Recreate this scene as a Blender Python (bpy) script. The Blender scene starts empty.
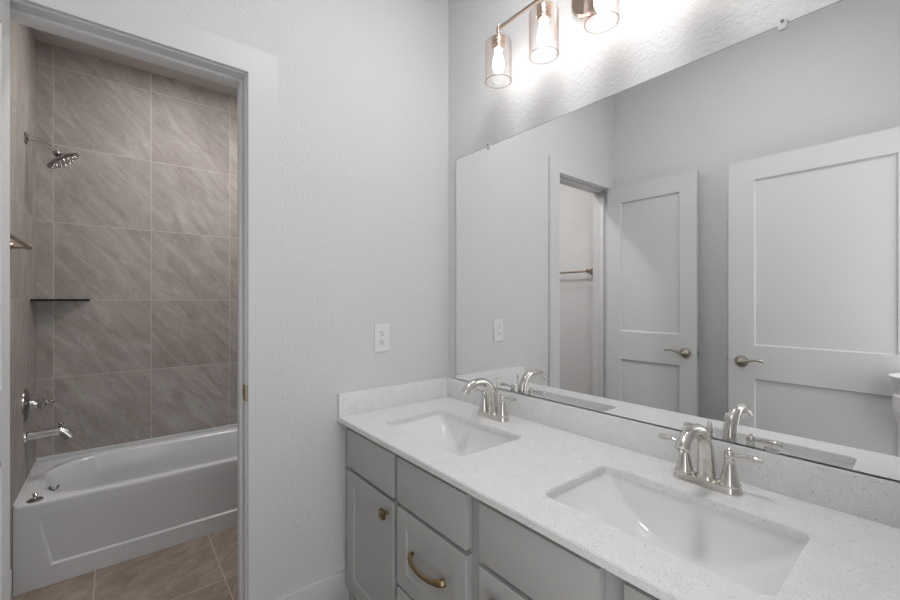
import bpy, bmesh, math, random
from mathutils import Vector, Matrix
PI = math.pi
random.seed(7)
scn = bpy.context.scene
COL = scn.collection

# ------------------------------------------------------------------ camera, world, exposure
cam_data = bpy.data.cameras.new('camera')
cam_data.sensor_width = 36.0
cam_data.lens = 409.0 / 900.0 * 36.0
cam_data.clip_start = 0.02
cam = bpy.data.objects.new('camera', cam_data)
cam.location = (0, 0, 1.30)
cam.rotation_euler = (PI / 2, 0, -math.radians(39.1))
COL.objects.link(cam)
scn.camera = cam

world = bpy.data.worlds.new('world')
scn.world = world
world.use_nodes = True
wb = world.node_tree.nodes['Background']
wb.inputs[0].default_value = (0.99, 0.997, 1.0, 1)
wb.inputs[1].default_value = 2.15

scn.view_settings.view_transform = 'Standard'
scn.view_settings.look = 'None'
scn.view_settings.gamma = 1.0
scn.view_settings.use_curve_mapping = False
scn.view_settings.exposure = 0.0

BULB = 19.0          # vanity bulbs
FILL_VANITY = 50.0    # unseen ceiling disc added as ambient fill, vanity room
CAN_TUB = 100.0       # recessed can over the tub
FILL_ENTRY = 255.0     # unseen ceiling disc added as fill between the doorway and the tub

# ------------------------------------------------------------------ materials
def new_mat(name):
    m = bpy.data.materials.new(name)
    m.use_nodes = True
    nt = m.node_tree
    b = nt.nodes['Principled BSDF']
    return m, nt, b

class NB:
    """tiny node builder"""
    def __init__(s, nt): s.nt = nt
    def n(s, t, **kw):
        nd = s.nt.nodes.new(t)
        for k, v in kw.items(): setattr(nd, k, v)
        return nd
    def put(s, sock, v):
        if isinstance(v, bpy.types.NodeSocket): s.nt.links.new(v, sock)
        else: sock.default_value = v
    def math(s, op, a, b=None):
        nd = s.n('ShaderNodeMath', operation=op)
        s.put(nd.inputs[0], a)
        if b is not None: s.put(nd.inputs[1], b)
        return nd.outputs[0]
    def coord(s): return s.n('ShaderNodeTexCoord').outputs['Object']
    def noise(s, vec, scale, detail=4, rough=0.5, dist=0.0):
        nd = s.n('ShaderNodeTexNoise')
        s.put(nd.inputs['Vector'], vec)
        nd.inputs['Scale'].default_value = scale
        nd.inputs['Detail'].default_value = detail
        nd.inputs['Roughness'].default_value = rough
        nd.inputs['Distortion'].default_value = dist
        return nd.outputs['Fac']
    def ramp(s, fac, stops):
        nd = s.n('ShaderNodeValToRGB')
        e = nd.color_ramp.elements
        while len(e) < len(stops): e.new(0.5)
        for el, (p, c) in zip(e, stops):
            el.position = p; el.color = (*c, 1)
        s.put(nd.inputs[0], fac)
        return nd.outputs['Color']
    def mix(s, fac, a, b):
        nd = s.n('ShaderNodeMix', data_type='RGBA')
        s.put(nd.inputs[0], fac)
        for sock, v in ((nd.inputs[6], a), (nd.inputs[7], b)):
            if isinstance(v, tuple): v = (*v, 1)
            s.put(sock, v)
        return nd.outputs[2]
    def bump(s, h, strength, dist, bsdf):
        nd = s.n('ShaderNodeBump')
        nd.inputs['Strength'].default_value = strength
        nd.inputs['Distance'].default_value = dist
        s.put(nd.inputs['Height'], h)
        s.nt.links.new(nd.outputs[0], bsdf.inputs['Normal'])

def paint(name, col, rough, bump=0.0, scale=60, var=0.02, spec=0.5):
    m, nt, b = new_mat(name)
    k = NB(nt)
    v = k.coord()
    n1 = k.noise(v, 3.0, 3)
    lo = tuple(c * (1 - var) for c in col); hi = tuple(min(1, c * (1 + var)) for c in col)
    nt.links.new(k.ramp(n1, [(0.3, lo), (0.7, hi)]), b.inputs['Base Color'])
    b.inputs['Roughness'].default_value = rough
    b.inputs['Specular IOR Level'].default_value = spec
    if bump:
        h = k.noise(v, scale, 3, 0.55, 0.4)
        k.bump(h, bump, 0.01, b)
    return m

def metal(name, col, rough, bump=0.0):
    m, nt, b = new_mat(name)
    k = NB(nt)
    v = k.coord()
    n1 = k.noise(v, 40.0, 3)
    lo = tuple(c * 0.94 for c in col)
    nt.links.new(k.ramp(n1, [(0.3, lo), (0.7, col)]), b.inputs['Base Color'])
    b.inputs['Metallic'].default_value = 1.0
    b.inputs['Roughness'].default_value = rough
    return m

def tile_mat(name, au, av, ou, ov, pu, pv, cols, grout, angle, gw=0.004, rough=0.56, streak=1.0):
    """large stone tiles; au / av pick the axes of the face, ou / ov one joint, pu / pv the pitch"""
    m, nt, b = new_mat(name)
    k = NB(nt)
    sep = k.n('ShaderNodeSeparateXYZ')
    nt.links.new(k.coord(), sep.inputs[0])
    U, V = sep.outputs[au], sep.outputs[av]
    tu = k.math('DIVIDE', k.math('SUBTRACT', U, ou), pu)
    tv = k.math('DIVIDE', k.math('SUBTRACT', V, ov), pv)
    fu, fv = k.math('FRACT', tu), k.math('FRACT', tv)
    def edge(fr, p):
        d = k.math('MINIMUM', fr, k.math('SUBTRACT', 1.0, fr))
        return k.math('MULTIPLY', d, p)
    dist = k.math('MINIMUM', edge(fu, pu), edge(fv, pv))
    g = k.math('LESS_THAN', dist, gw / 2)
    idv = k.n('ShaderNodeCombineXYZ')
    k.put(idv.inputs[0], k.math('FLOOR', tu)); k.put(idv.inputs[1], k.math('FLOOR', tv))
    wn = k.n('ShaderNodeTexWhiteNoise', noise_dimensions='3D')
    nt.links.new(idv.outputs[0], wn.inputs['Vector'])
    rnd = wn.outputs['Value']
    # rotated, stretched coordinates, shifted tile by tile so that veins stop at joints
    ca, sa = math.cos(angle), math.sin(angle)
    along = k.math('ADD', k.math('MULTIPLY', U, ca), k.math('MULTIPLY', V, sa))
    across = k.math('SUBTRACT', k.math('MULTIPLY', V, ca), k.math('MULTIPLY', U, sa))
    cv = k.n('ShaderNodeCombineXYZ')
    k.put(cv.inputs[0], k.math('MULTIPLY', along, 0.28 / streak))
    k.put(cv.inputs[1], across)
    k.put(cv.inputs[2], k.math('MULTIPLY', rnd, 37.0))
    cv2 = k.n('ShaderNodeCombineXYZ')
    k.put(cv2.inputs[0], U); k.put(cv2.inputs[1], V); k.put(cv2.inputs[2], k.math('MULTIPLY', rnd, 11.0))
    n1 = k.noise(cv.outputs[0], 13.0, 9, 0.66, 0.9)
    n2 = k.noise(cv2.outputs[0], 90.0, 4, 0.7, 0.3)
    n3 = k.noise(cv2.outputs[0], 3.0, 4, 0.6)
    f = k.math('ADD', k.math('MULTIPLY', n1, 0.55), k.math('MULTIPLY', n2, 0.25))
    f = k.math('ADD', f, k.math('MULTIPLY', n3, 0.20))
    f = k.math('ADD', f, k.math('MULTIPLY', k.math('SUBTRACT', rnd, 0.5), 0.05))
    c = k.ramp(f, [(0.36, cols[0]), (0.5, cols[1]), (0.64, cols[2])])
    nt.links.new(k.mix(g, c, grout), b.inputs['Base Color'])
    b.inputs['Specular IOR Level'].default_value = 0.35
    k.put(b.inputs['Roughness'], k.math('ADD', k.math('MULTIPLY', g, 0.3), rough))
    h = k.math('SUBTRACT', k.math('MULTIPLY', f, 0.3), k.math('MULTIPLY', g, 0.6))
    k.bump(h, 0.25, 0.004, b)
    return m

def quartz(name):
    m, nt, b = new_mat(name)
    k = NB(nt)
    v = k.coord()
    base = k.ramp(k.noise(v, 22, 5, 0.6), [(0.3, (0.725, 0.725, 0.725)), (0.7, (0.78, 0.78, 0.78))])
    def specks(scale, thr, mn):
        vo = k.n('ShaderNodeTexVoronoi', feature='F1')
        nt.links.new(v, vo.inputs['Vector'])
        vo.inputs['Scale'].default_value = scale
        wn = k.n('ShaderNodeTexWhiteNoise', noise_dimensions='3D')
        nt.links.new(vo.outputs['Position'], wn.inputs['Vector'])
        pick = k.math('LESS_THAN', wn.outputs['Value'], mn)
        return k.math('MULTIPLY', k.math('LESS_THAN', vo.outputs['Distance'], thr), pick)
    c = k.mix(specks(260, 0.38, 0.30), base, (0.645, 0.643, 0.64))
    c = k.mix(specks(150, 0.30, 0.07), c, (0.54, 0.525, 0.51))
    c = k.mix(specks(200, 0.34, 0.22), c, (0.83, 0.83, 0.83))
    nt.links.new(c, b.inputs['Base Color'])
    b.inputs['Roughness'].default_value = 0.28
    return m

def glass_mat(name):
    m = bpy.data.materials.new(name); m.use_nodes = True
    nt = m.node_tree; nt.nodes.clear(); k = NB(nt)
    out = k.n('ShaderNodeOutputMaterial')
    tr = k.n('ShaderNodeBsdfTransparent')
    lw = k.n('ShaderNodeLayerWeight'); lw.inputs[0].default_value = 0.35
    nt.links.new(k.ramp(lw.outputs['Facing'], [(0.35, (0.985, 0.975, 0.97)), (0.95, (0.84, 0.785, 0.76))]), tr.inputs[0])
    gl = k.n('ShaderNodeBsdfGlossy'); gl.inputs['Roughness'].default_value = 0.08
    gl.inputs[0].default_value = (1, 0.96, 0.94, 1)
    fr = k.n('ShaderNodeLayerWeight'); fr.inputs[0].default_value = 0.16
    bp = k.n('ShaderNodeBump'); bp.inputs['Strength'].default_value = 0.35; bp.inputs['Distance'].default_value = 0.004
    k.put(bp.inputs['Height'], k.noise(k.coord(), 55, 2))
    nt.links.new(bp.outputs[0], fr.inputs['Normal']); nt.links.new(bp.outputs[0], gl.inputs['Normal'])
    mx = k.n('ShaderNodeMixShader')
    k.put(mx.inputs[0], k.math('MULTIPLY', fr.outputs['Fresnel'], 0.6))
    nt.links.new(tr.outputs[0], mx.inputs[1]); nt.links.new(gl.outputs[0], mx.inputs[2])
    nt.links.new(mx.outputs[0], out.inputs[0])
    return m

def emit(name, col, strength):
    m = bpy.data.materials.new(name); m.use_nodes = True
    nt = m.node_tree; nt.nodes.clear(); k = NB(nt)
    out = k.n('ShaderNodeOutputMaterial')
    e = k.n('ShaderNodeEmission'); e.inputs[0].default_value = (*col, 1); e.inputs[1].default_value = strength
    nt.links.new(e.outputs[0], out.inputs[0])
    return m

M = {}
M['wall'] = paint('wall_paint', (0.645, 0.645, 0.648), 0.75, bump=0.40, scale=80, var=0.008)
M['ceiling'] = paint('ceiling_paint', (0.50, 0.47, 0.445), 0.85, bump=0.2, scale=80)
M['trim'] = paint('trim_paint', (0.63, 0.632, 0.635), 0.42, var=0.006)
M['door'] = paint('door_paint', (0.61, 0.613, 0.615), 0.45, var=0.006)
M['cabinet'] = paint('cabinet_paint', (0.445, 0.445, 0.437), 0.42, var=0.02)
M['toe'] = paint('dark_toe_board', (0.12, 0.12, 0.12), 0.6)  # dark board colour for the recessed toe kick
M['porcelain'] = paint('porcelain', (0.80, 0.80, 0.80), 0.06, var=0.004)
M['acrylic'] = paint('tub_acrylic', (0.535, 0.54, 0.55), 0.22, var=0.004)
M['plastic'] = paint('outlet_plastic', (0.74, 0.74, 0.73), 0.35, var=0.004)
M['white'] = paint('white_lacquer', (0.76, 0.76, 0.755), 0.4, var=0.01)
M['slot'] = paint('dark_slot', (0.03, 0.03, 0.03), 0.5)
M['black'] = paint('dark_glass_edge', (0.006, 0.006, 0.006), 0.5, spec=0.2)
M['nickel'] = metal('polished_nickel', (0.70, 0.675, 0.63), 0.14)
M['lever'] = metal('satin_nickel', (0.48, 0.44, 0.38), 0.30)
M['lamp_metal'] = metal('champagne_nickel', (0.60, 0.47, 0.39), 0.30)
M['chrome'] = metal('chrome', (0.62, 0.61, 0.60), 0.10)
M['dark_chrome'] = metal('dark_chrome', (0.34, 0.33, 0.32), 0.18)
M['bronze'] = metal('aged_bronze', (0.31, 0.225, 0.135), 0.30)
M['brass'] = metal('strike_brass', (0.42, 0.34, 0.22), 0.4)
M['towel_metal'] = metal('towel_bar_bronze', (0.40, 0.33, 0.26), 0.35)
M['quartz'] = quartz('white_quartz')
M['glass'] = glass_mat('seeded_glass')
def shelf_glass():
    m = bpy.data.materials.new('shelf_glass'); m.use_nodes = True
    nt = m.node_tree; nt.nodes.clear(); k = NB(nt)
    out = k.n('ShaderNodeOutputMaterial')
    tr = k.n('ShaderNodeBsdfTransparent')
    nt.links.new(k.ramp(k.noise(k.coord(), 6.0, 2), [(0.3, (0.90, 0.92, 0.91)), (0.7, (0.91, 0.93, 0.92))]), tr.inputs[0])
    gl = k.n('ShaderNodeBsdfGlossy'); gl.inputs['Roughness'].default_value = 0.02
    fr = k.n('ShaderNodeFresnel'); fr.inputs[0].default_value = 1.45
    mx = k.n('ShaderNodeMixShader')
    nt.links.new(fr.outputs[0], mx.inputs[0]); nt.links.new(tr.outputs[0], mx.inputs[1]); nt.links.new(gl.outputs[0], mx.inputs[2])
    nt.links.new(mx.outputs[0], out.inputs[0])
    return m
M['shelf_glass'] = shelf_glass()
def rim_glass():
    m = bpy.data.materials.new('rim_glass'); m.use_nodes = True
    nt = m.node_tree; nt.nodes.clear(); k = NB(nt)
    out = k.n('ShaderNodeOutputMaterial'); tr = k.n('ShaderNodeBsdfTransparent')
    nt.links.new(k.ramp(k.noise(k.coord(), 30.0, 2), [(0.3, (0.80, 0.745, 0.72)), (0.7, (0.84, 0.79, 0.765))]), tr.inputs[0])
    nt.links.new(tr.outputs[0], out.inputs[0])
    return m
M['rim'] = rim_glass()
M['bulb'] = emit('bulb_glow', (1.0, 0.995, 0.985), BULB)
M['fill_v'] = emit('vanity_fill_glow', (1.0, 0.997, 0.995), FILL_VANITY)
M['fill_e'] = emit('entry_fill_glow', (1.0, 0.985, 0.975), FILL_ENTRY)
M['can_t'] = emit('tub_can_glow', (1.0, 0.98, 0.965), CAN_TUB)
TC = [(0.205, 0.180, 0.165), (0.292, 0.262, 0.243), (0.395, 0.362, 0.342)]
TG = (0.42, 0.385, 0.36)
M['tile_back'] = tile_mat('wall_tile_back', 0, 2, -0.287, 1.300, 0.4555, 0.449, TC, TG, -math.radians(50))
M['tile_left'] = tile_mat('wall_tile_left', 1, 2, 2.970, 1.300, 0.4555, 0.449, TC, TG, math.radians(78))
FC = [(0.150, 0.118, 0.094), (0.225, 0.182, 0.148), (0.320, 0.268, 0.225)]
M['tile_floor'] = tile_mat('floor_tile', 0, 1, -0.083, 2.139, 0.472, 0.472, FC, (0.40, 0.35, 0.30), math.radians(40), streak=0.6)
def mirror_mat():
    m, nt, b = new_mat('mirror_silver'); k = NB(nt)
    c = k.ramp(k.noise(k.coord(), 2.0, 2), [(0.3, (0.905, 0.908, 0.91)), (0.7, (0.915, 0.918, 0.92))])
    nt.links.new(c, b.inputs['Base Color'])
    b.inputs['Metallic'].default_value = 1.0; b.inputs['Roughness'].default_value = 0.0
    return m
M['mirror'] = mirror_mat()
M['edge'] = paint('mirror_glass_edge', (0.20, 0.21, 0.21), 0.3)
M['clip'] = paint('clear_clip_plastic', (0.62, 0.62, 0.62), 0.2)

# ------------------------------------------------------------------ mesh helpers
def box(bm, x0, x1, y0, y1, z0, z1, bev=0.0, seg=2):
    r = bmesh.ops.create_cube(bm, size=1.0)
    vs = r['verts']
    for v in vs:
        v.co = Vector(((x0 + x1) / 2 + v.co.x * (x1 - x0), (y0 + y1) / 2 + v.co.y * (y1 - y0), (z0 + z1) / 2 + v.co.z * (z1 - z0)))
    if bev > 0:
        es = list({e for v in vs for e in v.link_edges})
        bmesh.ops.bevel(bm, geom=es, offset=bev, segments=seg, affect='EDGES', profile=0.6)

def loft(bm, rings, cap0=True, cap1=True, closed=True):
    vr = [[bm.verts.new(p) for p in r] for r in rings]
    n = len(rings[0])
    for a, b in zip(vr, vr[1:]):
        for i in range(n if closed else n - 1):
            j = (i + 1) % n
            bm.faces.new((a[i], a[j], b[j], b[i]))
    if cap0: bm.faces.new(list(reversed(vr[0])))
    if cap1: bm.faces.new(vr[-1])
    return vr

def frame_for(d):
    d = d.normalized()
    up = Vector((0, 0, 1)) if abs(d.z) < 0.95 else Vector((1, 0, 0))
    a = d.cross(up).normalized()
    return a, d.cross(a).normalized()

def lathe(bm, prof, org=(0, 0, 0), axis=(0, 0, 1), n=32, cap0=True, cap1=True):
    """prof: list of (radius, height along axis)"""
    ax = Vector(axis).normalized(); a, b = frame_for(ax); o = Vector(org)
    rings = []
    for r, h in prof:
        r = max(r, 1e-5)
        rings.append([o + ax * h + (a * math.cos(t) + b * math.sin(t)) * r for t in [2 * PI * i / n for i in range(n)]])
    loft(bm, rings, cap0, cap1)

def smooth_path(pts, k=6):
    P = [Vector(p) for p in pts]; out = []
    for i in range(len(P) - 1):
        p0 = P[max(i - 1, 0)]; p1 = P[i]; p2 = P[i + 1]; p3 = P[min(i + 2, len(P) - 1)]
        for j in range(k):
            t = j / k
            out.append(0.5 * ((2 * p1) + (-p0 + p2) * t + (2 * p0 - 5 * p1 + 4 * p2 - p3) * t * t + (-p0 + 3 * p1 - 3 * p2 + p3) * t ** 3))
    out.append(P[-1]); return out

def tube(bm, pts, rad, n=16, k=6, squash=None, side=None):
    """rad: one radius or one per control point; squash: (sa, sb) factors across"""
    path = smooth_path(pts, k)
    m = len(path)
    rs = [rad] * m if not isinstance(rad, (list, tuple)) else None
    if rs is None:
        rs = []
        for i in range(m):
            t = i / (m - 1) * (len(rad) - 1); j = min(int(t), len(rad) - 2); u = t - j
            u = u * u * (3 - 2 * u)
            rs.append(rad[j] * (1 - u) + rad[j + 1] * u)
    rings = []; prev = None
    for i, p in enumerate(path):
        d = path[min(i + 1, m - 1)] - path[max(i - 1, 0)]
        d.normalize()
        if prev is None:
            a = Vector(side) if side else frame_for(d)[0]
        else: a = prev
        a = (a - d * a.dot(d)).normalized(); prev = a
        b = d.cross(a).normalized()
        sa, sb = squash if squash else (1, 1)
        rings.append([p + a * math.cos(t) * rs[i] * sa + b * math.sin(t) * rs[i] * sb for t in [2 * PI * q / n for q in range(n)]])
    loft(bm, rings)

def rrect(cx, cy, hx, hy, r, z, seg=6):
    """rounded rectangle ring, counter-clockwise"""
    pts = []
    for sx, sy, a0 in ((1, 1, 0), (-1, 1, PI / 2), (-1, -1, PI), (1, -1, 1.5 * PI)):
        for i in range(seg + 1):
            a = a0 + (PI / 2) * i / seg
            pts.append(Vector((cx + sx * (hx - r) + r * math.cos(a), cy + sy * (hy - r) + r * math.sin(a), z)))
    return pts

def build(name, bm, mat, parent=None, smooth=True, angle=35):
    bmesh.ops.recalc_face_normals(bm, faces=bm.faces)
    me = bpy.data.meshes.new(name); bm.to_mesh(me); bm.free()
    me.materials.append(mat)
    if smooth:
        for p in me.polygons: p.use_smooth = True
        me.set_sharp_from_angle(angle=math.radians(angle))
    o = bpy.data.objects.new(name, me); COL.objects.link(o)
    if parent: o.parent = parent
    return o

def B(): return bmesh.new()

def tag(o, label, cat, group=None, kind=None):
    o['label'] = label; o['category'] = cat
    if group: o['group'] = group
    if kind: o['kind'] = kind
    return o

def thing(name, label, cat, loc=(0, 0, 0), group=None, kind=None):
    o = bpy.data.objects.new(name, None); COL.objects.link(o)
    o.empty_display_size = 0.05; o.location = loc
    return tag(o, label, cat, group, kind)

def dup(root, loc, label, rotz=None):
    def cp(o, par):
        c = o.copy(); COL.objects.link(c)
        if par: c.parent = par
        for ch in list(o.children): cp(ch, c)
        return c
    r = cp(root, None); r.location = loc; r['label'] = label
    if rotz is not None: r.rotation_euler = (0, 0, rotz)
    return r

def struct(name, bm, mat, label, cat, smooth=False):
    o = build(name, bm, mat, None, smooth, 20)
    return tag(o, label, cat, None, 'structure')

def sbox(name, dims, mat, label, cat, bev=0.0):
    bm = B(); box(bm, *dims, bev=bev)
    return struct(name, bm, mat, label, cat, bev > 0)

# ------------------------------------------------------------------ dimensions (camera stands at x=0, y=0)
XM = 1.330      # mirror wall
YA = 1.650      # wall with the tub-room door
YA2 = 1.774     # its far face
XC = -0.330     # wall the open doors stand against
YD = 0.004      # wall of the entry door
JL, JR, JH = -0.266, 0.367, 2.133   # tub-room door opening
XTL, XTR = -0.358, 1.166            # tub alcove
YT, YTB = 2.600, 3.270              # tub front, tiled back wall
ZT = 0.386                          # tub rim
ZCV, ZCT = 3.05, 2.770              # ceilings
CT, CB = 0.806, 0.786               # counter top / underside
XCF = 0.722                         # counter front

# ------------------------------------------------------------------ room shell
sbox('floor', (-0.55, 1.50, -1.3, 3.45, -0.06, 0.0), M['tile_floor'], 'brown square stone tile floor in front of the white tub', 'floor')
sbox('ceiling', (-0.55, 1.50, -0.12, YA2, ZCV, ZCV + 0.06), M['wall'], 'painted ceiling above the vanity', 'ceiling')
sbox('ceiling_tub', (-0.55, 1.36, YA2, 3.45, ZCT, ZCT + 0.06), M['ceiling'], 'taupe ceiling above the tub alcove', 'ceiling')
sbox('wall_right', (XM, XM + 0.12, -0.12, YA2, 0, ZCV), M['wall'], 'textured white wall carrying the mirror and vanity light', 'wall')
bm = B()
box(bm, JR + 0.018, XM, YA, YA2, 0, ZCV)
box(bm, -0.55, JL - 0.018, YA, YA2, 0, ZCV)
box(bm, JL - 0.018, JR + 0.018, YA, YA2, JH + 0.018, ZCV)
struct('wall_front', bm, M['wall'], 'textured white wall with the tub-room doorway and outlet', 'wall')
sbox('wall_left', (XC - 0.1, XC, -0.12, YA, 0, ZCV), M['wall'], 'plain white wall behind both open doors in the mirror', 'wall')
bm = B()
box(bm, XC, -0.212, YD - 0.12, YD, 0, ZCV)
box(bm, 0.60, XM, YD - 0.12, YD, 0, ZCV)
box(bm, -0.212, 0.60, YD - 0.12, YD, 2.14, ZCV)
struct('wall_back', bm, M['wall'], 'white wall with the entry doorway facing the tub-room doorway', 'wall')
sbox('wall_tub_back', (-0.47, 1.30, YTB, YTB + 0.12, 0, ZCT), M['tile_back'], 'taupe stone tiled wall behind the tub', 'wall')
sbox('wall_tub_left', (-0.47, XTL, 2.552, YTB, 0, ZCT), M['tile_left'], 'taupe stone tiled wall carrying the shower fittings', 'wall')
sbox('wall_tub_entry', (-0.47, XTL - 0.008, YA2, 2.552, 0, ZCT), M['wall'], 'painted wall with the towel bar beside the tub', 'wall')
sbox('wall_tub_right', (XTR, XTR + 0.12, YA2, YTB, 0, ZCT), M['tile_left'], 'taupe stone tiled wall at the far end of the tub', 'wall')

# door jamb and casing of the tub-room doorway
bm = B()
box(bm, JR, JR + 0.018, YA, YA2, 0, JH + 0.018)
box(bm, JL - 0.018, JL, YA, YA2, 0, JH + 0.018)
box(bm, JL, JR, YA, YA2, JH, JH + 0.018)
box(bm, JR - 0.012, JR, YA + 0.040, YA + 0.076, 0, JH, 0.002)           # stops
box(bm, JL, JL + 0.012, YA + 0.040, YA + 0.076, 0, JH, 0.002)
box(bm, JL + 0.012, JR - 0.012, YA + 0.040, YA + 0.076, JH - 0.012, JH, 0.002)
jamb = struct('trim_1', bm, M['trim'], 'white painted jamb lining the tub-room doorway', 'door jamb', True)
bm = B()
ring = [Vector((JR - 0.0012, y, z)) for y, z in ((YA + 0.002, 0.925), (YA + 0.0385, 0.925), (YA + 0.0385, 0.985), (YA + 0.002, 0.985))]
loft(bm, [ring, [p + Vector((0.003, 0, 0)) for p in ring]])
box(bm, JR - 0.001, JR + 0.0052, YA - 0.0016, YA - 0.0004, 0.925, 0.985)
sp = build('strike_plate', bm, M['brass'], jamb); sp['label'] = 'brass strike plate'
bm = B(); box(bm, JR - 0.0017, JR - 0.0011, YA + 0.019, YA + 0.031, 0.940, 0.970)
build('strike_hole', bm, M['slot'], sp)

CX = 0.475
def casing(bm, ys, yo):
    """ys: wall face, yo: outer face"""
    lo, hi = min(ys, yo), max(ys, yo)
    box(bm, JR + 0.006, CX, lo, hi, 0, JH + 0.006)
    box(bm, XC + 0.001, JL - 0.006, lo, hi, 0, JH + 0.006)
    box(bm, XC + 0.001, CX, lo, hi, JH + 0.006, JH + 0.098)
bm = B(); casing(bm, YA, YA - 0.016)
struct('trim_2', bm, M['trim'], 'flat white casing around the tub-room doorway', 'door casing')
bm = B(); casing(bm, YA2, YA2 + 0.016)
struct('trim_3', bm, M['trim'], 'flat white casing on the tub side of the doorway', 'door casing')
bm = B()
box(bm, -0.212, -0.194, YD - 0.12, YD, 0, 2.122); box(bm, 0.582, 0.60, YD - 0.12, YD, 0, 2.122); box(bm, -0.212, 0.60, YD - 0.12, YD, 2.122, 2.14)
struct('trim_4', bm, M['trim'], 'white painted jamb lining the entry doorway', 'door jamb')

def baseboard(name, x0, x1, y0, y1, label, side):
    bm = B(); box(bm, x0, x1, y0, y1, 0, 0.145, 0.003)
    struct(name, bm, M['trim'], label, 'baseboard', True)
baseboard('baseboard_front', CX, 0.771, YA - 0.014, YA, 'white baseboard between the door casing and the vanity', 'y')
baseboard('baseboard_left', XC, XC + 0.013, YD, YA - 0.017, 'white baseboard behind the open doors', 'x')
baseboard('baseboard_tub', XTL - 0.008, XTL + 0.006, YA2 + 0.017, 2.545, 'white baseboard below the towel bar', 'x')

# ------------------------------------------------------------------ doors
def leaf(name, w, h, pz, stile, label, levers, loc, sgn, knobz):
    """local: hinge at y=0, free edge at y=-w or along sgn*y, room face at x=0, thickness towards -x"""
    T = 0.035
    z0 = 0.012
    bm = B()
    ys = lambda a, b: (min(sgn * a, sgn * b), max(sgn * a, sgn * b))
    def piece(a, b, z_0, z_1):
        y0, y1 = ys(a, b); box(bm, -T, 0, y0, y1, z_0, z_1)
    lo1, hi1, lo2, hi2 = pz      # lower panel from lo1 to hi1, upper panel from lo2 to hi2
    piece(0, stile, z0, h); piece(w - stile, w, z0, h)
    piece(stile, w - stile, z0, lo1); piece(stile, w - stile, hi1, lo2); piece(stile, w - stile, hi2, h)
    bmesh.ops.remove_doubles(bm, verts=bm.verts, dist=1e-5)
    root = struct(name, bm, M['door'], label, 'door')
    root.location = loc
    for lo, hi in ((lo1, hi1), (lo2, hi2)):
        bm = B(); y0, y1 = ys(stile, w - stile)
        # recessed flat panel with a sloped sticking edge on both faces
        for f, xf, xi in ((1, -0.0005, -0.012), (-1, -T + 0.0005, -T + 0.012)):
            o = [Vector((xf, y0, lo)), Vector((xf, y1, lo)), Vector((xf, y1, hi)), Vector((xf, y0, hi))]
            e = 0.006
            i = [Vector((xi, y0 + e, lo + e)), Vector((xi, y1 - e, lo + e)), Vector((xi, y1 - e, hi - e)), Vector((xi, y0 + e, hi - e))]
            loft(bm, [o, i], cap0=False, cap1=True)
        build('door_panel', bm, M['door'], root, False)
    ky = w - 0.066
    for face in levers:
        x0 = 0.0 if face > 0 else -T
        bm = B()
        lathe(bm, [(0.0335, 0), (0.0335, 0.004), (0.030, 0.010), (0.016, 0.014), (0.0125, 0.018), (0.0115, 0.044), (0.006, 0.048)],
              (x0, sgn * ky, knobz), (face, 0, 0), 36)
        hd = build('door_lever', bm, M['lever'], root); hd['label'] = 'satin nickel lever handle'
        bm = B()
        xs = x0 + face * 0.043
        tube(bm, [(xs, sgn * (ky + 0.010), knobz - 0.002), (xs + face * .003, sgn * (ky - 0.016), knobz + 0.001), (xs + face * .004, sgn * (ky - 0.046), knobz + 0.010),
                  (xs + face * .003, sgn * (ky - 0.078), knobz + 0.016), (xs + face * .001, sgn * (ky - 0.112), knobz + 0.012)],
             [0.0095, 0.0085, 0.0065, 0.0060, 0.0075], 14, 6, (0.72, 1.0), (1, 0, 0))
        build('lever_grip', bm, M['lever'], hd)
    bm = B(); y0, y1 = ys(w - 0.0005, w + 0.0012); box(bm, -T / 2 - 0.012, -T / 2 + 0.012, y0, y1, knobz - 0.028, knobz + 0.028)
    lp = build('latch_plate', bm, M['lever'], root)
    bm = B(); y0, y1 = ys(w, w + 0.011); box(bm, -T / 2 - 0.007, -T / 2 + 0.007, y0, y1, knobz - 0.009, knobz + 0.009, 0.003)
    build('latch_bolt', bm, M['lever'], lp)
    for hz in (0.22, 1.06, h - 0.20):
        bm = B(); lathe(bm, [(0.0055, 0), (0.0055, 0.088), (0.003, 0.092)], (-T - 0.004, -sgn * 0.006, hz - 0.045), (0, 0, 1), 12)
        build('hinge', bm, M['lever'], root)
    return root
leaf('door_1', 0.614, 2.130, (0.24, 0.870, 1.072, 2.012), 0.103,
     'narrow white two-panel door open at the tub-room doorway, left one in the mirror', (1, -1), (JL + 0.035, YA - 0.005, 0), -1, 0.957)
leaf('door_2', 0.803, 2.100, (0.24, 0.852, 1.043, 1.984), 0.125,
     'wide white two-panel entry door, right one in the mirror', (1, -1), (-0.170, 0.035, 0), 1, 0.947)

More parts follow.
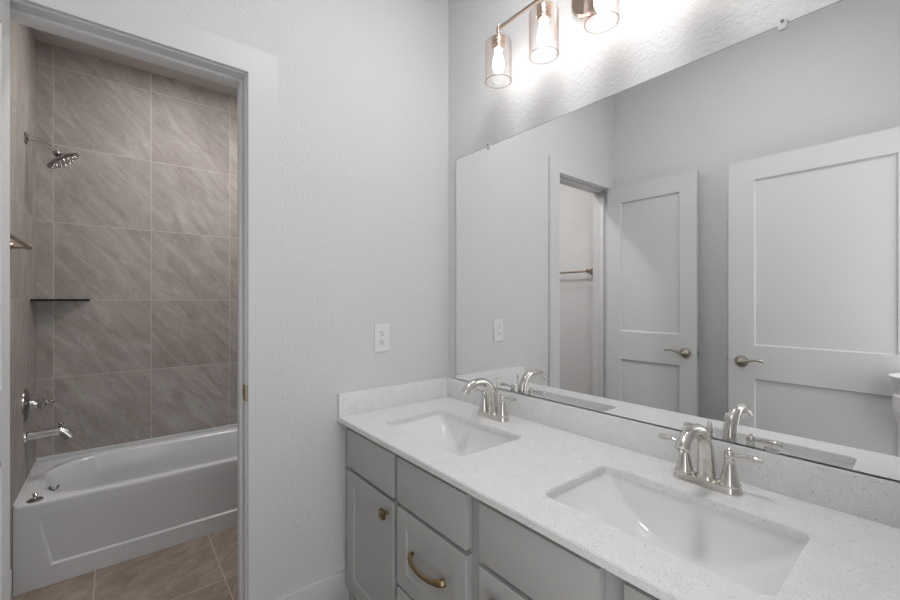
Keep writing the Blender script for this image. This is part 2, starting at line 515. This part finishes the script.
# ------------------------------------------------------------------ mirror
root = tag(build('wall_mirror', (lambda b: (box(b, XM - 0.014, XM - 0.0005, 0.045, 1.571, 0.9085, 2.0015), b)[1])(B()), M['mirror'], None, False),
           'large frameless rectangular mirror on the wall above the vanity backsplash', 'mirror')
bm = B()
for d in ((0.043, 0.045, 0.9070, 2.0035), (1.571, 1.5725, 0.9070, 2.0035)): box(bm, XM - 0.0142, XM - 0.0005, d[0], d[1], d[2], d[3])
box(bm, XM - 0.0142, XM - 0.0005, 0.045, 1.571, 0.9070, 0.9085); box(bm, XM - 0.0142, XM - 0.0005, 0.045, 1.571, 2.0015, 2.003)
build('mirror_edge', bm, M['edge'], root, False)
for y in (1.340, 0.274):
    bm = B()
    box(bm, XM - 0.0185, XM - 0.0005, y - 0.009, y + 0.009, 2.0035, 2.0145, 0.002)
    box(bm, XM - 0.0185, XM - 0.0143, y - 0.009, y + 0.009, 1.9885, 2.0045, 0.0015)
    c = build('mirror_clip', bm, M['clip'], root); c['label'] = 'clear plastic top clip'
    bm = B(); lathe(bm, [(0.004, 0), (0.004, 0.002), (0.002, 0.0035)], (XM - 0.0185, y, 2.009), (-1, 0, 0), 12)
    build('clip_screw', bm, M['dark_chrome'], c)
for y, wd in ((1.327, 0.006), (0.297, 0.016)):
    bm = B()
    box(bm, XM - 0.0164, XM - 0.0143, y - wd, y + wd, 0.9052, 0.9160, 0.0006)
    box(bm, XM - 0.0164, XM - 0.0005, y - wd, y + wd, 0.9042, 0.9066, 0.0006)
    build('mirror_clip', bm, M['chrome'], root)['label'] = 'dark metal bottom clip'

# ------------------------------------------------------------------ vanity cabinet
XF, XB = 0.772, XM - 0.002         # face-frame plane, back
cab = thing('vanity_cabinet', 'long grey double vanity cabinet below the white countertop', 'cabinet', (0, 0, 0))
Y0, Y1 = YD + 0.002, YA - 0.002
cols = [(1.233, 1.601), (0.848, 1.207), (0.446, 0.796), (0.044, 0.394)]
bm = B()
box(bm, XF + 0.02, XB, Y0, Y0 + 0.016, 0.072, CB - 0.001); box(bm, XF + 0.02, XB, Y1 - 0.016, Y1, 0.072, CB - 0.001)
box(bm, XF + 0.02, XB, 0.812, 0.828, 0.088, CB - 0.001)
box(bm, XF + 0.02, XB, Y0 + 0.016, Y1 - 0.016, 0.072, 0.088); box(bm, XB - 0.006, XB, Y0 + 0.016, Y1 - 0.016, 0.088, CB - 0.001)
build('carcass', bm, M['cabinet'], cab, False)
bm = B()
sts = [(Y0, 0.052), (0.386, 0.454), (0.788, 0.856), (1.199, 1.241), (1.593, Y1)]
for a, b in sts: box(bm, XF, XF + 0.02, a, b, 0.072, CB - 0.001)
for (a, b), (c, d) in zip(sts, sts[1:]):
    for z0, z1 in ((0.072, 0.108), (0.583, 0.613), (0.752, CB - 0.001)): box(bm, XF, XF + 0.02, b, c, z0, z1)
box(bm, XF, XF + 0.02, 0.856, 1.199, 0.306, 0.336)
box(bm, XF, XF + 0.02, 1.593, Y1, 0, 0.072)
build('face_frame', bm, M['cabinet'], cab, False)
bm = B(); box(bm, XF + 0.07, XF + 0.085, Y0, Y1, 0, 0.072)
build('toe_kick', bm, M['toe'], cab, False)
XD = 0.745
def slab_front(nm, y0, y1, z0, z1, lab=None):
    bm = B(); box(bm, XD, XF - 0.0005, y0, y1, z0, z1, 0.0025, 2)
    o = build(nm, bm, M['cabinet'], cab, True, 20)
    return o
def shaker(nm, y0, y1, z0, z1, st):
    bm = B()
    xs = [(XD, 0), (XD, st), (XD + 0.0085, st + 0.0035)]
    def ring(x, i): return [Vector((x, y0 + i, z0 + i)), Vector((x, y1 - i, z0 + i)), Vector((x, y1 - i, z1 - i)), Vector((x, y0 + i, z1 - i))]
    loft(bm, [ring(XF - 0.0005, 0), ring(XD + 0.002, 0), ring(XD, 0.002), ring(XD, st), ring(XD + 0.0085, st + 0.003)])
    return build(nm, bm, M['cabinet'], cab, True, 20)
def knob(par, y, z):
    bm = B()
    lathe(bm, [(0.008, 0), (0.0075, 0.003), (0.0055, 0.008), (0.0062, 0.013)], (XD + 0.0005, y, z), (-1, 0, 0), 20)
    k = build('knob', bm, M['bronze'], par); k['label'] = 'square aged bronze knob'
    bm = B(); x = XD - 0.012
    rr = lambda h, xx: [Vector((xx, y + p.x, z + p.y)) for p in rrect(0, 0, h, h * 1.08, h * 0.35, 0, 4)]
    loft(bm, [rr(0.008, x), rr(0.0145, x - 0.004), rr(0.0160, x - 0.011), rr(0.0145, x - 0.017), rr(0.007, x - 0.0195)])
    build('knob_cap', bm, M['bronze'], k)
def pull(par, yc, z, half=0.086):
    bm = B()
    pts = [(XD, yc + half, z + .002), (XD - 0.013, yc + half * .93, z), (XD - 0.026, yc + half * .55, z - .004), (XD - 0.031, yc, z - .006),
           (XD - 0.026, yc - half * .55, z - .004), (XD - 0.013, yc - half * .93, z), (XD, yc - half, z + .002)]
    tube(bm, pts, [0.0105, 0.010, 0.0075, 0.0065, 0.0075, 0.010, 0.0105], 14, 6, (0.65, 1.15), (1, 0, 0))
    p = build('bow_pull', bm, M['bronze'], par); p['label'] = 'aged bronze bow pull'
    for s in (1, -1):
        bm = B()
        for q in (-0.004, 0.004):
            tube(bm, [(XD - 0.014, yc + s * half * .93, z + q), (XD - 0.024, yc + s * half * .72, z + q - .002)], 0.0035, 8, 3)
        build('pull_foot', bm, M['bronze'], p)
ZB = 0.098
for i, (y0, y1) in enumerate(cols):
    slab_front('drawer_front', y0, y1, 0.607, 0.762)
    if i == 1:
        d = shaker('drawer_front', y0, y1, 0.328, 0.591, 0.056); pull(d, (y0 + y1) / 2, 0.470)
        d = shaker('drawer_front', y0, y1, ZB, 0.314, 0.05); pull(d, (y0 + y1) / 2, 0.225)
    else:
        d = shaker('cabinet_door', y0, y1, ZB, 0.591, 0.058)
        ky = {0: y0 + 0.036, 2: y1 - 0.078, 3: y1 - 0.070}[i]
        knob(d, ky, 0.546 if i == 0 else 0.536)

# ------------------------------------------------------------------ countertop, splashes, sinks
SX, SHX = 0.988, 0.147
SINKS = ((1.2185, 0.2415, 'left'), (0.424, 0.236, 'right'))
def counter():
    bm = B()
    def loop(pts):
        vs = [bm.verts.new(p) for p in pts]
        return [bm.edges.new((vs[i], vs[(i + 1) % len(vs)])) for i in range(len(vs))]
    es = loop([Vector(p) for p in ((XCF, YD + 0.001, CT), (XM - 0.001, YD + 0.001, CT), (XM - 0.001, YA - 0.001, CT), (XCF, YA - 0.001, CT))])
    for yc, hy, _ in SINKS: es += loop(list(reversed(rrect(SX, yc, SHX, hy, 0.022, CT))))
    r = bmesh.ops.triangle_fill(bm, edges=es, use_beauty=True)
    fs = [g for g in r['geom'] if isinstance(g, bmesh.types.BMFace)]
    fs = list(bm.faces)
    ex = bmesh.ops.extrude_face_region(bm, geom=fs)
    for v in [g for g in ex['geom'] if isinstance(g, bmesh.types.BMVert)]: v.co.z = CB
    bmesh.ops.recalc_face_normals(bm, faces=bm.faces)
    # eased top edges
    be = [e for e in bm.edges if len(e.link_faces) == 2 and all(abs(v.co.z - CT) < 1e-5 for v in e.verts) and e.calc_face_angle(0) > 1.0]
    bmesh.ops.bevel(bm, geom=be, offset=0.0025, segments=2, affect='EDGES')
    return bm
tag(build('countertop', counter(), M['quartz'], None, True, 18), 'white speckled quartz countertop with two sink cut-outs on the grey vanity', 'countertop')
bm = B(); box(bm, XM - 0.020, XM - 0.0005, YD + 0.002, YA - 0.0005, CT, 0.903, 0.0015)
tag(build('backsplash', bm, M['quartz'], None, True, 20), 'long white quartz backsplash strip on the countertop under the mirror', 'backsplash')
bm = B(); box(bm, XCF + 0.002, XM - 0.0205, YA - 0.020, YA - 0.0005, CT, 0.903, 0.0015)
tag(build('side_splash', bm, M['quartz'], None, True, 20), 'short white quartz side splash on the countertop below the outlet', 'backsplash')

def basin(yc, hy, label):
    D = 0.122; ztop = CB - 0.0005
    root = thing('sink_basin', label, 'sink', (SX, yc, ztop), 'rectangular undermount sinks')
    bm = B(); rings = []
    hx, hy2 = SHX + 0.004, hy + 0.004
    rings.append(rrect(0, 0, hx + 0.022, hy2 + 0.022, 0.035, 0))
    rings.append(rrect(0, 0, hx, hy2, 0.026, 0))
    N = 18
    for i in range(1, N + 1):
        t = i / N
        tt = 1 - (1 - t) ** 1.6
        ly = hy2 * max((1 - tt ** 1.15), 0.0) ** (1 / 2.4) * 0.86 + hy2 * 0.14
        lx = hx * (1 - 0.22 * tt ** 4) * (1 - 0.06 * tt)
        if i == N: ly = hy2 * 0.16; lx = hx * 0.62
        rings.append(rrect(0, 0, lx, max(ly, 0.03), min(0.026 + 0.02 * tt, lx * 0.9, max(ly, .03) * 0.9), -D * tt))
    rings.append(rrect(0, 0, 0.024, 0.024, 0.0235, -D - 0.002))
    loft(bm, rings, cap0=False, cap1=False)
    n0 = len(bm.faces)
    o = build('bowl', bm, M['porcelain'], root, True, 50)
    sm = o.modifiers.new('thick', 'SOLIDIFY'); sm.thickness = 0.008; sm.offset = -1
    bm = B()
    lathe(bm, [(0.031, 0), (0.031, 0.002), (0.026, 0.004), (0.020, 0.001), (0.019, 0.0015), (0.016, 0.006), (0.004, 0.008)], (0, 0, -D), (0, 0, 1), 28)
    build('sink_drain', bm, M['chrome'], root)
    return root
for yc, hy, nm in SINKS:
    basin(yc, hy, {'left': 'white rectangular undermount sink nearest the outlet wall', 'right': 'white rectangular undermount sink in the foreground of the countertop'}[nm])

# ------------------------------------------------------------------ faucets
def make_faucet(loc, label):
    f = thing('sink_faucet', label, 'faucet', loc, 'centerset nickel faucets')
    bm = B()
    loft(bm, [rrect(0, 0, 0.0285, 0.082, 0.0275, 0, 8), rrect(0, 0, 0.0285, 0.082, 0.0275, 0.006, 8), rrect(0, 0, 0.0265, 0.080, 0.0255, 0.009, 8),
              rrect(0, 0, 0.0255, 0.079, 0.0245, 0.015, 8), rrect(0, 0, 0.0225, 0.076, 0.0215, 0.0185, 8)])
    build('base_plate', bm, M['nickel'], f)
    # spout: tapered body that arches over towards the basin
    bm = B()
    tube(bm, [(0.004, 0, 0.015), (0.003, 0, 0.045), (-0.002, 0, 0.085), (-0.014, 0, 0.123), (-0.046, 0, 0.153), (-0.090, 0, 0.160), (-0.130, 0, 0.151), (-0.153, 0, 0.131)],
         [0.0240, 0.0220, 0.0195, 0.0175, 0.0160, 0.0152, 0.0152, 0.0165], 22, 6)
    lathe(bm, [(0.028, 0), (0.0275, 0.004), (0.0245, 0.009), (0.022, 0.012)], (0.004, 0, 0.0165), (0, 0, 1), 28)
    s = build('spout', bm, M['nickel'], f)
    bm = B(); ax = Vector((-0.62, 0, -0.78)).normalized()
    lathe(bm, [(0.0168, -0.006), (0.0175, 0.002), (0.0170, 0.007), (0.0138, 0.008), (0.0128, 0.004)], (-0.1515, 0, 0.1325), ax, 24)
    build('aerator', bm, M['nickel'], s)
    bm = B(); lathe(bm, [(0.0025, 0), (0.0025, 0.128), (0.0055, 0.131), (0.0065, 0.138), (0.0045, 0.145), (0.0015, 0.147)], (0.0235, 0, 0.017), (0, 0, 1), 14)
    build('lift_rod', bm, M['nickel'], f)
    for sg in (1, -1):
        y = sg * 0.0535
        bm = B()
        lathe(bm, [(0.0255, 0), (0.0255, 0.004), (0.0225, 0.008), (0.0205, 0.016), (0.0165, 0.032), (0.0130, 0.050), (0.0112, 0.062), (0.0120, 0.066), (0.0095, 0.070)],
              (0, y, 0.0165), (0, 0, 1), 28)
        hb = build('handle', bm, M['nickel'], f)
        bm = B()
        lathe(bm, [(0.0085, 0), (0.0118, 0.006), (0.0122, 0.013), (0.0095, 0.020), (0.0040, 0.023), (0.0050, 0.026), (0.0018, 0.029)], (0, y, 0.0845 - 0.001), (0, 0, 1), 24)
        tube(bm, [(0.0, y + sg * 0.004, 0.094), (0.001, y + sg * 0.022, 0.097), (0.001, y + sg * 0.036, 0.0985), (0.001, y + sg * 0.054, 0.098), (0.001, y + sg * 0.070, 0.097)],
             [0.0068, 0.0056, 0.0068, 0.0092, 0.0082], 14, 5, (1.0, 0.85), (1, 0, 0))
        build('lever', bm, M['nickel'], hb)
    return f
fa = make_faucet((1.226, 0.418, CT), 'nickel two-handle arc faucet behind the foreground sink')
dup(fa, (1.226, 1.221, CT), 'nickel two-handle arc faucet behind the sink nearest the outlet wall')

# ------------------------------------------------------------------ outlet
root = thing('wall_outlet', 'white duplex power outlet on the wall above the side splash', 'outlet', (0.937, YA, 1.128))
bm = B()
loft(bm, [[Vector((p.x, 0, p.y)) for p in rrect(0, 0, 0.039, 0.064, 0.003, 0, 3)], [Vector((p.x, -0.005, p.y)) for p in rrect(0, 0, 0.039, 0.064, 0.003, 0, 3)],
          [Vector((p.x, -0.0075, p.y)) for p in rrect(0, 0, 0.036, 0.061, 0.003, 0, 3)]])
build('cover_plate', bm, M['plastic'], root, True, 25)
for sg in (1, -1):
    bm = B(); zc = sg * 0.0205
    ov = lambda yy, k: [Vector((p.x, yy, zc + p.y)) for p in rrect(0, 0, 0.0170 * k, 0.0150 * k, 0.0115 * k, 0, 6)]
    loft(bm, [ov(-0.0065, 1), ov(-0.0095, 1), ov(-0.0102, 0.96)])
    s = build('socket', bm, M['plastic'], root, True, 25)
    bm = B()
    box(bm, -0.0078, -0.0052, -0.0108, -0.0099, zc - 0.001, zc + 0.008)
    box(bm, 0.0052, 0.0074, -0.0108, -0.0099, zc + 0.0005, zc + 0.007)
    lathe(bm, [(0.003, 0), (0.003, 0.0009)], (0, -0.0099, zc - 0.0075), (0, -1, 0), 14)
    build('socket_slots', bm, M['slot'], s, False)
bm = B(); lathe(bm, [(0.0032, 0), (0.003, 0.0015), (0.0015, 0.0022)], (0, -0.0073, 0), (0, -1, 0), 12)
build('screw', bm, M['plastic'], root)

# ------------------------------------------------------------------ vanity light
YL = [1.165, 0.937, 0.709, 0.481]
XL = XM - 0.130
lt = thing('vanity_light', 'four-shade champagne metal vanity light on the wall above the mirror', 'light fixture', (XM, 0.823, 2.402))
bm = B()
rr = lambda hz, hy, r, x: [Vector((x, p.x, p.y)) for p in rrect(0, 0, hy, hz, r, -0.0, 8)]
loft(bm, [rr(0.078, 0.078, 0.0775, 0), rr(0.078, 0.078, 0.0775, -0.014), rr(0.070, 0.070, 0.0695, -0.020), rr(0.03, 0.03, 0.0295, -0.021)])
build('back_plate', bm, M['lamp_metal'], lt)
bm = B()
tube(bm, [(-0.018, 0, 0), (-0.07, 0, 0), (-0.130, 0, 0.0)], 0.0085, 14, 3)
build('arm', bm, M['lamp_metal'], lt)
bm = B(); box(bm, -0.1345, -0.1255, YL[3] - 0.823 - 0.010, YL[0] - 0.823 + 0.010, -0.0055, 0.0055, 0.001)
build('bar', bm, M['lamp_metal'], lt)
for y in YL:
    yy = y - 0.823; o = (-0.130, yy, 0)
    bm = B()
    lathe(bm, [(0.0065, 0.012), (0.0065, -0.018), (0.008, -0.020), (0.010, -0.030), (0.016, -0.034), (0.0270, -0.040), (0.0275, -0.048)], o, (0, 0, 1), 24)
    st = build('stem', bm, M['lamp_metal'], lt)
    o2 = (-0.130, yy, 0.018)
    bm = B()
    lathe(bm, [(0.020, -0.056), (0.0275, -0.066), (0.0280, -0.072), (0.0255, -0.075), (0.0255, -0.083), (0.0275, -0.085), (0.0275, -0.090), (0.0240, -0.094), (0.0240, -0.104), (0.0200, -0.106), (0.018, -0.104)], o2, (0, 0, 1), 28)
    so = build('socket_cup', bm, M['lamp_metal'], st)
    bm = B()
    R = 0.054; zt, zb = -0.068, -0.233
    lathe(bm, [(0.026, zt), (0.044, zt - 0.001), (R - 0.002, zt - 0.004), (R, zt - 0.010), (R, zb), (R - 0.0015, zb - 0.001), (R - 0.003, zb), (R - 0.003, zt - 0.011), (R - 0.005, zt - 0.007), (0.044, zt - 0.004), (0.026, zt - 0.003)], o2, (0, 0, 1), 48, False, False)
    gs = build('glass_shade', bm, M['glass'], lt); gs['label'] = 'clear seeded glass cylinder shade'
    bm = B()
    lathe(bm, [(R - 0.0032, zb - 0.0002), (R - 0.0022, zb - 0.0024), (R - 0.0006, zb - 0.0024), (R + 0.0004, zb - 0.0002), (R - 0.0006, zb + 0.0012), (R - 0.0022, zb + 0.0012), (R - 0.0032, zb - 0.0002)], o2, (0, 0, 1), 48, False, False)
    build('shade_rim', bm, M['rim'], gs)
    bm = B()
    lathe(bm, [(0.013, -0.1045), (0.0135, -0.114), (0.016, -0.127), (0.0205, -0.146), (0.0230, -0.162), (0.0215, -0.178), (0.015, -0.190), (0.005, -0.195)], o2, (0, 0, 1), 24)
    build('light_bulb', bm, M['bulb'], lt)['label'] = 'glowing light bulb'

# recessed light over the tub; added fill discs at entry and vanity
def can(loc, mat, label, r=0.085):
    root = thing('recessed_or_fill_light', label, 'ceiling light', loc)
    bm = B(); lathe(bm, [(r, -0.002), (r + 0.022, -0.001), (r + 0.024, -0.006), (r + 0.004, -0.009), (r, -0.006)], (0, 0, 0), (0, 0, 1), 40, False, False)
    build('trim_ring', bm, M['white'], root)
    bm = B(); lathe(bm, [(r, 0), (r, -0.005), (r * 0.98, -0.0065)], (0, 0, -0.0005), (0, 0, 1), 40)
    build('lens', bm, mat, root)
can((0.30, 2.68, ZCT), M['can_t'], 'round recessed light in the ceiling above the tub', 0.085)
can((0.92, 2.25, ZCT), M['fill_e'], 'round unseen fill light added to the ceiling between the doorway and the tub', 0.085)
can((0.75, 0.60, ZCV), M['fill_v'], 'round unseen fill light added to the ceiling above the vanity room', 0.16)

# ------------------------------------------------------------------ bathtub
tub = thing('bathtub', 'white alcove bathtub below the tiled wall', 'bathtub', (XTL, YT, 0))
Lx, Wy = XTR - XTL, YTB - YT
def tub_shell():
    bm = B(); N = 120
    cx, cy = Lx / 2, Wy / 2 + 0.004
    def rect_ring(x0, x1, y0, y1, z, r):
        """rounded rectangle sampled by angle around the tub centre"""
        pts = []
        dense = rrect((x0 + x1) / 2, (y0 + y1) / 2, (x1 - x0) / 2, (y1 - y0) / 2, max(r, 1e-4), z, 24)
        # even resampling with a fixed start so that rings line up
        P = dense + [dense[0]]
        ln = [0]
        for a, b in zip(P, P[1:]): ln.append(ln[-1] + (b - a).length)
        tot = ln[-1]; j = 0
        for i in range(N):
            s = tot * i / N
            while ln[j + 1] < s: j += 1
            u = (s - ln[j]) / max(ln[j + 1] - ln[j], 1e-9)
            pts.append(P[j].lerp(P[j + 1], u))
        return pts
    g = 0.0015
    R = []
    R.append(rect_ring(g, Lx - g, 0.004, Wy - g, ZT - 0.050, 0.004))
    R.append(rect_ring(g, Lx - g, 0.0, Wy - g, ZT - 0.012, 0.004))
    R.append(rect_ring(g, Lx - g, 0.003, Wy - g, ZT - 0.003, 0.004))
    R.append(rect_ring(g + .006, Lx - g - .006, 0.010, Wy - g - .006, ZT, 0.010))
    R.append(rect_ring(0.062, Lx - 0.062, 0.064, Wy - 0.050, ZT - 0.004, 0.20))
    R.append(rect_ring(0.070, Lx - 0.070, 0.072, Wy - 0.058, ZT - 0.009, 0.20))
    R.append(rect_ring(0.078, Lx - 0.080, 0.078, Wy - 0.066, ZT - 0.024, 0.20))
    R.append(rect_ring(0.100, Lx - 0.150, 0.090, Wy - 0.080, ZT - 0.140, 0.19))
    R.append(rect_ring(0.125, Lx - 0.220, 0.105, Wy - 0.100, ZT - 0.250, 0.17))
    R.append(rect_ring(0.160, Lx - 0.280, 0.135, Wy - 0.130, ZT - 0.300, 0.14))
    R.append(rect_ring(0.215, Lx - 0.340, 0.185, Wy - 0.180, ZT - 0.318, 0.10))
    loft(bm, R, cap0=False, cap1=True)
    return bm
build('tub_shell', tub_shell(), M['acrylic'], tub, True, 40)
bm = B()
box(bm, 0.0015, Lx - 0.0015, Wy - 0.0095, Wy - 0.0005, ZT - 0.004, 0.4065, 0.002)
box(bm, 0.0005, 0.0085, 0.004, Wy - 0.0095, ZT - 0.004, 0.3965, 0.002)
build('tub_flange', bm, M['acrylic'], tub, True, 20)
# apron: flat frame with a panel that sinks in towards a ledge near the floor
bm = B()
xs = [0.0015, 0.05, 0.075, 0.110, 0.122, 0.135]
NXa = [0.0015, 0.098, 0.108, Lx - 0.112, Lx - 0.102, Lx - 0.0015]
NZ = [0.0, 0.088, 0.095, 0.23, ZT - 0.055, ZT - 0.012]
def dep(ix, iz):
    inside = ix in (2, 3)
    if iz in (0, 1, 5): return 0.0
    if not inside: return 0.0
    return {2: 0.012, 3: 0.005, 4: 0.0}[iz]
grid = [[bm.verts.new((x + 0.022 - 0.20 * (z - 0.09) if i in (1, 2) and 0 < j < 5 else x, 0.0005 + dep(i, j), z)) for i, x in enumerate(NXa)] for j, z in enumerate(NZ)]
for j in range(len(NZ) - 1):
    for i in range(len(NXa) - 1): bm.faces.new((grid[j][i], grid[j][i + 1], grid[j + 1][i + 1], grid[j + 1][i]))
build('apron', bm, M['acrylic'], tub, False)
bm = B()
lathe(bm, [(0.030, 0), (0.030, 0.004), (0.024, 0.008), (0.012, 0.010)], (0.092, 0.318, ZT - 0.070), (1, 0, 0.22), 28)
ofl = build('overflow_plate', bm, M['dark_chrome'], tub); ofl['label'] = 'dark chrome overflow plate'
bm = B(); tube(bm, [(0.100, 0.318, ZT - 0.066), (0.114, 0.318, ZT - 0.058), (0.121, 0.318, ZT - 0.044)], [0.004, 0.004, 0.006], 10, 4)
build('trip_lever', bm, M['dark_chrome'], ofl)

root = thing('drain_stopper', 'small loose chrome drain stopper lying on the front corner of the tub rim', 'drain stopper', (-0.292, 2.640, ZT - 0.002))
bm = B()
lathe(bm, [(0.020, 0), (0.027, 0.002), (0.028, 0.006), (0.022, 0.010), (0.010, 0.012)], (0, 0, 0), (0, 0, 1), 28)
build('stopper_disc', bm, M['dark_chrome'], root)
bm = B(); lathe(bm, [(0.007, 0), (0.0055, 0.010), (0.009, 0.014), (0.011, 0.020), (0.006, 0.024)], (0, 0, 0.011), (0, 0, 1), 20)
build('stopper_knob', bm, M['chrome'], root)

# ------------------------------------------------------------------ shower and tub fittings
YV = 2.918
root = thing('wall_shower', 'chrome shower head on a bent arm high on the tiled wall', 'shower head', (XTL, YV, 2.107))
bm = B(); lathe(bm, [(0.031, 0), (0.030, 0.004), (0.022, 0.010), (0.012, 0.013)], (0, 0, 0), (1, 0, 0), 28)
build('wall_flange', bm, M['dark_chrome'], root)
bm = B(); tube(bm, [(0.006, 0, 0), (0.040, 0, 0.002), (0.070, 0, -0.008), (0.095, 0, -0.030), (0.113, 0, -0.048)], 0.0095, 14, 6)
build('shower_arm', bm, M['chrome'], root)
ax = Vector((0.60, 0, -0.80)).normalized()
bm = B()
lathe(bm, [(0.011, -0.008), (0.015, -0.004), (0.016, 0.006), (0.012, 0.010), (0.020, 0.014), (0.034, 0.022), (0.062, 0.033), (0.074, 0.039), (0.0755, 0.045), (0.072, 0.049)], (0.113, 0, -0.048), ax, 40)
hd = build('spray_head', bm, M['dark_chrome'], root)
bm = B(); lathe(bm, [(0.071, 0.0485), (0.069, 0.0515), (0.045, 0.0525), (0.02, 0.0535)], (0.113, 0, -0.048), ax, 40)
a, b = frame_for(ax)
for rr_, n in ((0.058, 18), (0.042, 12), (0.024, 8)):
    for q in range(n):
        t = 2 * PI * q / n
        p = Vector((0.113, 0, -0.048)) + ax * 0.052 + (a * math.cos(t) + b * math.sin(t)) * rr_
        lathe(bm, [(0.0028, 0), (0.002, 0.003)], p, ax, 6)
build('spray_face', bm, M['dark_chrome'], hd)

root = thing('shower_valve', 'chrome shower valve with round plate and lever above the tub spout', 'shower valve', (XTL, YV, 0.777))
bm = B(); lathe(bm, [(0.082, 0), (0.081, 0.004), (0.070, 0.010), (0.035, 0.014), (0.028, 0.018)], (0, 0, 0), (1, 0, 0), 44)
build('valve_plate', bm, M['dark_chrome'], root)
bm = B(); lathe(bm, [(0.026, 0.012), (0.025, 0.020), (0.021, 0.026), (0.020, 0.046), (0.027, 0.050), (0.029, 0.062), (0.022, 0.068), (0.015, 0.072), (0.016, 0.080), (0.011, 0.084)], (0, 0, 0), (1, 0, 0), 28)
hd = build('valve_handle', bm, M['chrome'], root)
bm = B(); tube(bm, [(0.080, 0, 0), (0.095, -0.004, 0.002), (0.112, -0.010, 0.008)], [0.009, 0.008, 0.0105], 12, 5)
build('valve_lever', bm, M['chrome'], hd)

root = thing('tub_spout', 'chrome tub spout with diverter knob on the tiled wall over the tub', 'tub spout', (XTL, YV, 0.618))
bm = B()
lathe(bm, [(0.030, 0), (0.029, 0.005), (0.022, 0.010), (0.018, 0.016)], (0, 0, 0), (1, 0, 0), 28)
tube(bm, [(0.006, 0, 0), (0.05, 0, 0.002), (0.095, 0, 0.006), (0.128, 0, 0.004), (0.152, 0, -0.014), (0.166, 0, -0.034)], [0.0215, 0.0200, 0.0200, 0.0215, 0.0235, 0.0255], 22, 6)
build('spout_body', bm, M['chrome'], root)
bm = B(); lathe(bm, [(0.004, 0), (0.004, 0.012), (0.009, 0.014), (0.0095, 0.022), (0.005, 0.026)], (0.128, 0, 0.023), (0.1, 0, 1), 16)
build('diverter_knob', bm, M['dark_chrome'], root)

bm = B()
def shelf_ring(z):
    pts = [Vector((XTL + 0.001, YTB - 0.001, z)), Vector((XTL + 0.001, YTB - 0.205, z))]
    for i in range(0, 13):
        t = i / 12
        x = XTL + 0.012 + t * 0.212; y = YTB - 0.205 + t * 0.199
        w = math.sin(PI * t) * 0.012
        pts.append(Vector((x + w * .68, y - w * .73, z)))
    pts.append(Vector((XTL + 0.229, YTB - 0.001, z)))
    return pts
loft(bm, [shelf_ring(1.2952), shelf_ring(1.3048)])
sh = tag(build('corner_shelf', bm, M['shelf_glass'], None, True, 25), 'thin glass triangular corner shelf with a dark edge on the tiled walls', 'shelf')
bm = B()
R_ = [shelf_ring(z)[1:] for z in (1.2944, 1.3056)]
def off(p, d): return Vector((p.x + d * .70, p.y - d * .70, p.z)) if p.x > XTL + 0.002 else Vector((p.x, p.y - d, p.z))
lo, hi = R_
loops = [[off(p, -0.004) for p in lo], [off(p, 0.0006) for p in lo], [off(p, 0.0006) for p in hi], [off(p, -0.004) for p in hi]]
loops = [[Vector((max(p.x, XTL + .001), min(p.y, YTB - .001), p.z)) for p in l] for l in loops]
strips = list(zip(*loops))
loft(bm, [list(q) for q in strips])
build('shelf_edge', bm, M['black'], sh, True, 25)['label'] = 'dark shelf edge'

root = thing('towel_bar', 'bronze towel bar on the painted wall beside the tub', 'towel bar', (XTL - 0.008, 2.20, 1.532))
for yy in (-0.345, 0.335):
    bm = B(); lathe(bm, [(0.027, 0), (0.026, 0.005), (0.016, 0.012), (0.011, 0.022), (0.0105, 0.052), (0.0140, 0.056), (0.0150, 0.066), (0.0110, 0.076)], (0, yy, 0), (1, 0, 0), 24)
    build('bar_post', bm, M['towel_metal'], root)
bm = B(); tube(bm, [(0.066, -0.345, 0), (0.066, 0, 0), (0.066, 0.335, 0)], 0.0085, 14, 2)
build('bar_rod', bm, M['towel_metal'], root)

# ------------------------------------------------------------------ white turned stand seen at the mirror's right edge
root = thing('pedestal_stand', 'white turned pedestal with flared top, cut off at the right edge of the mirror', 'pedestal', (-0.045, 0.070, 0))
bm = B()
lathe(bm, [(0.110, 0), (0.110, 0.012), (0.095, 0.024), (0.060, 0.034), (0.034, 0.055), (0.024, 0.12), (0.022, 0.40), (0.026, 0.60), (0.030, 0.66), (0.042, 0.700), (0.066, 0.728), (0.088, 0.762), (0.099, 0.793), (0.099, 0.803)],
      (0, 0, 0), (0, 0, 1), 48)
build('turned_column', bm, M['white'], root)
bm = B()
lathe(bm, [(0.092, 0.802), (0.092, 0.808), (0.0985, 0.811), (0.102, 0.835), (0.100, 0.880), (0.096, 0.884), (0.088, 0.887), (0.088, 0.893), (0.088, 0.897), (0.093, 0.920), (0.102, 0.950), (0.114, 0.960), (0.115, 0.966), (0.112, 0.969)],
      (0, 0, 0), (0, 0, 1), 48)
build('moulded_top', bm, M['white'], root)

# ------------------------------------------------------------------ render quality switches
cy = scn.cycles
cy.use_denoising = True
cy.max_bounces = 14
cy.diffuse_bounces = 6
cy.glossy_bounces = 6
cy.transparent_max_bounces = 16
cy.caustics_reflective = True
cy.sample_clamp_indirect = 6.0
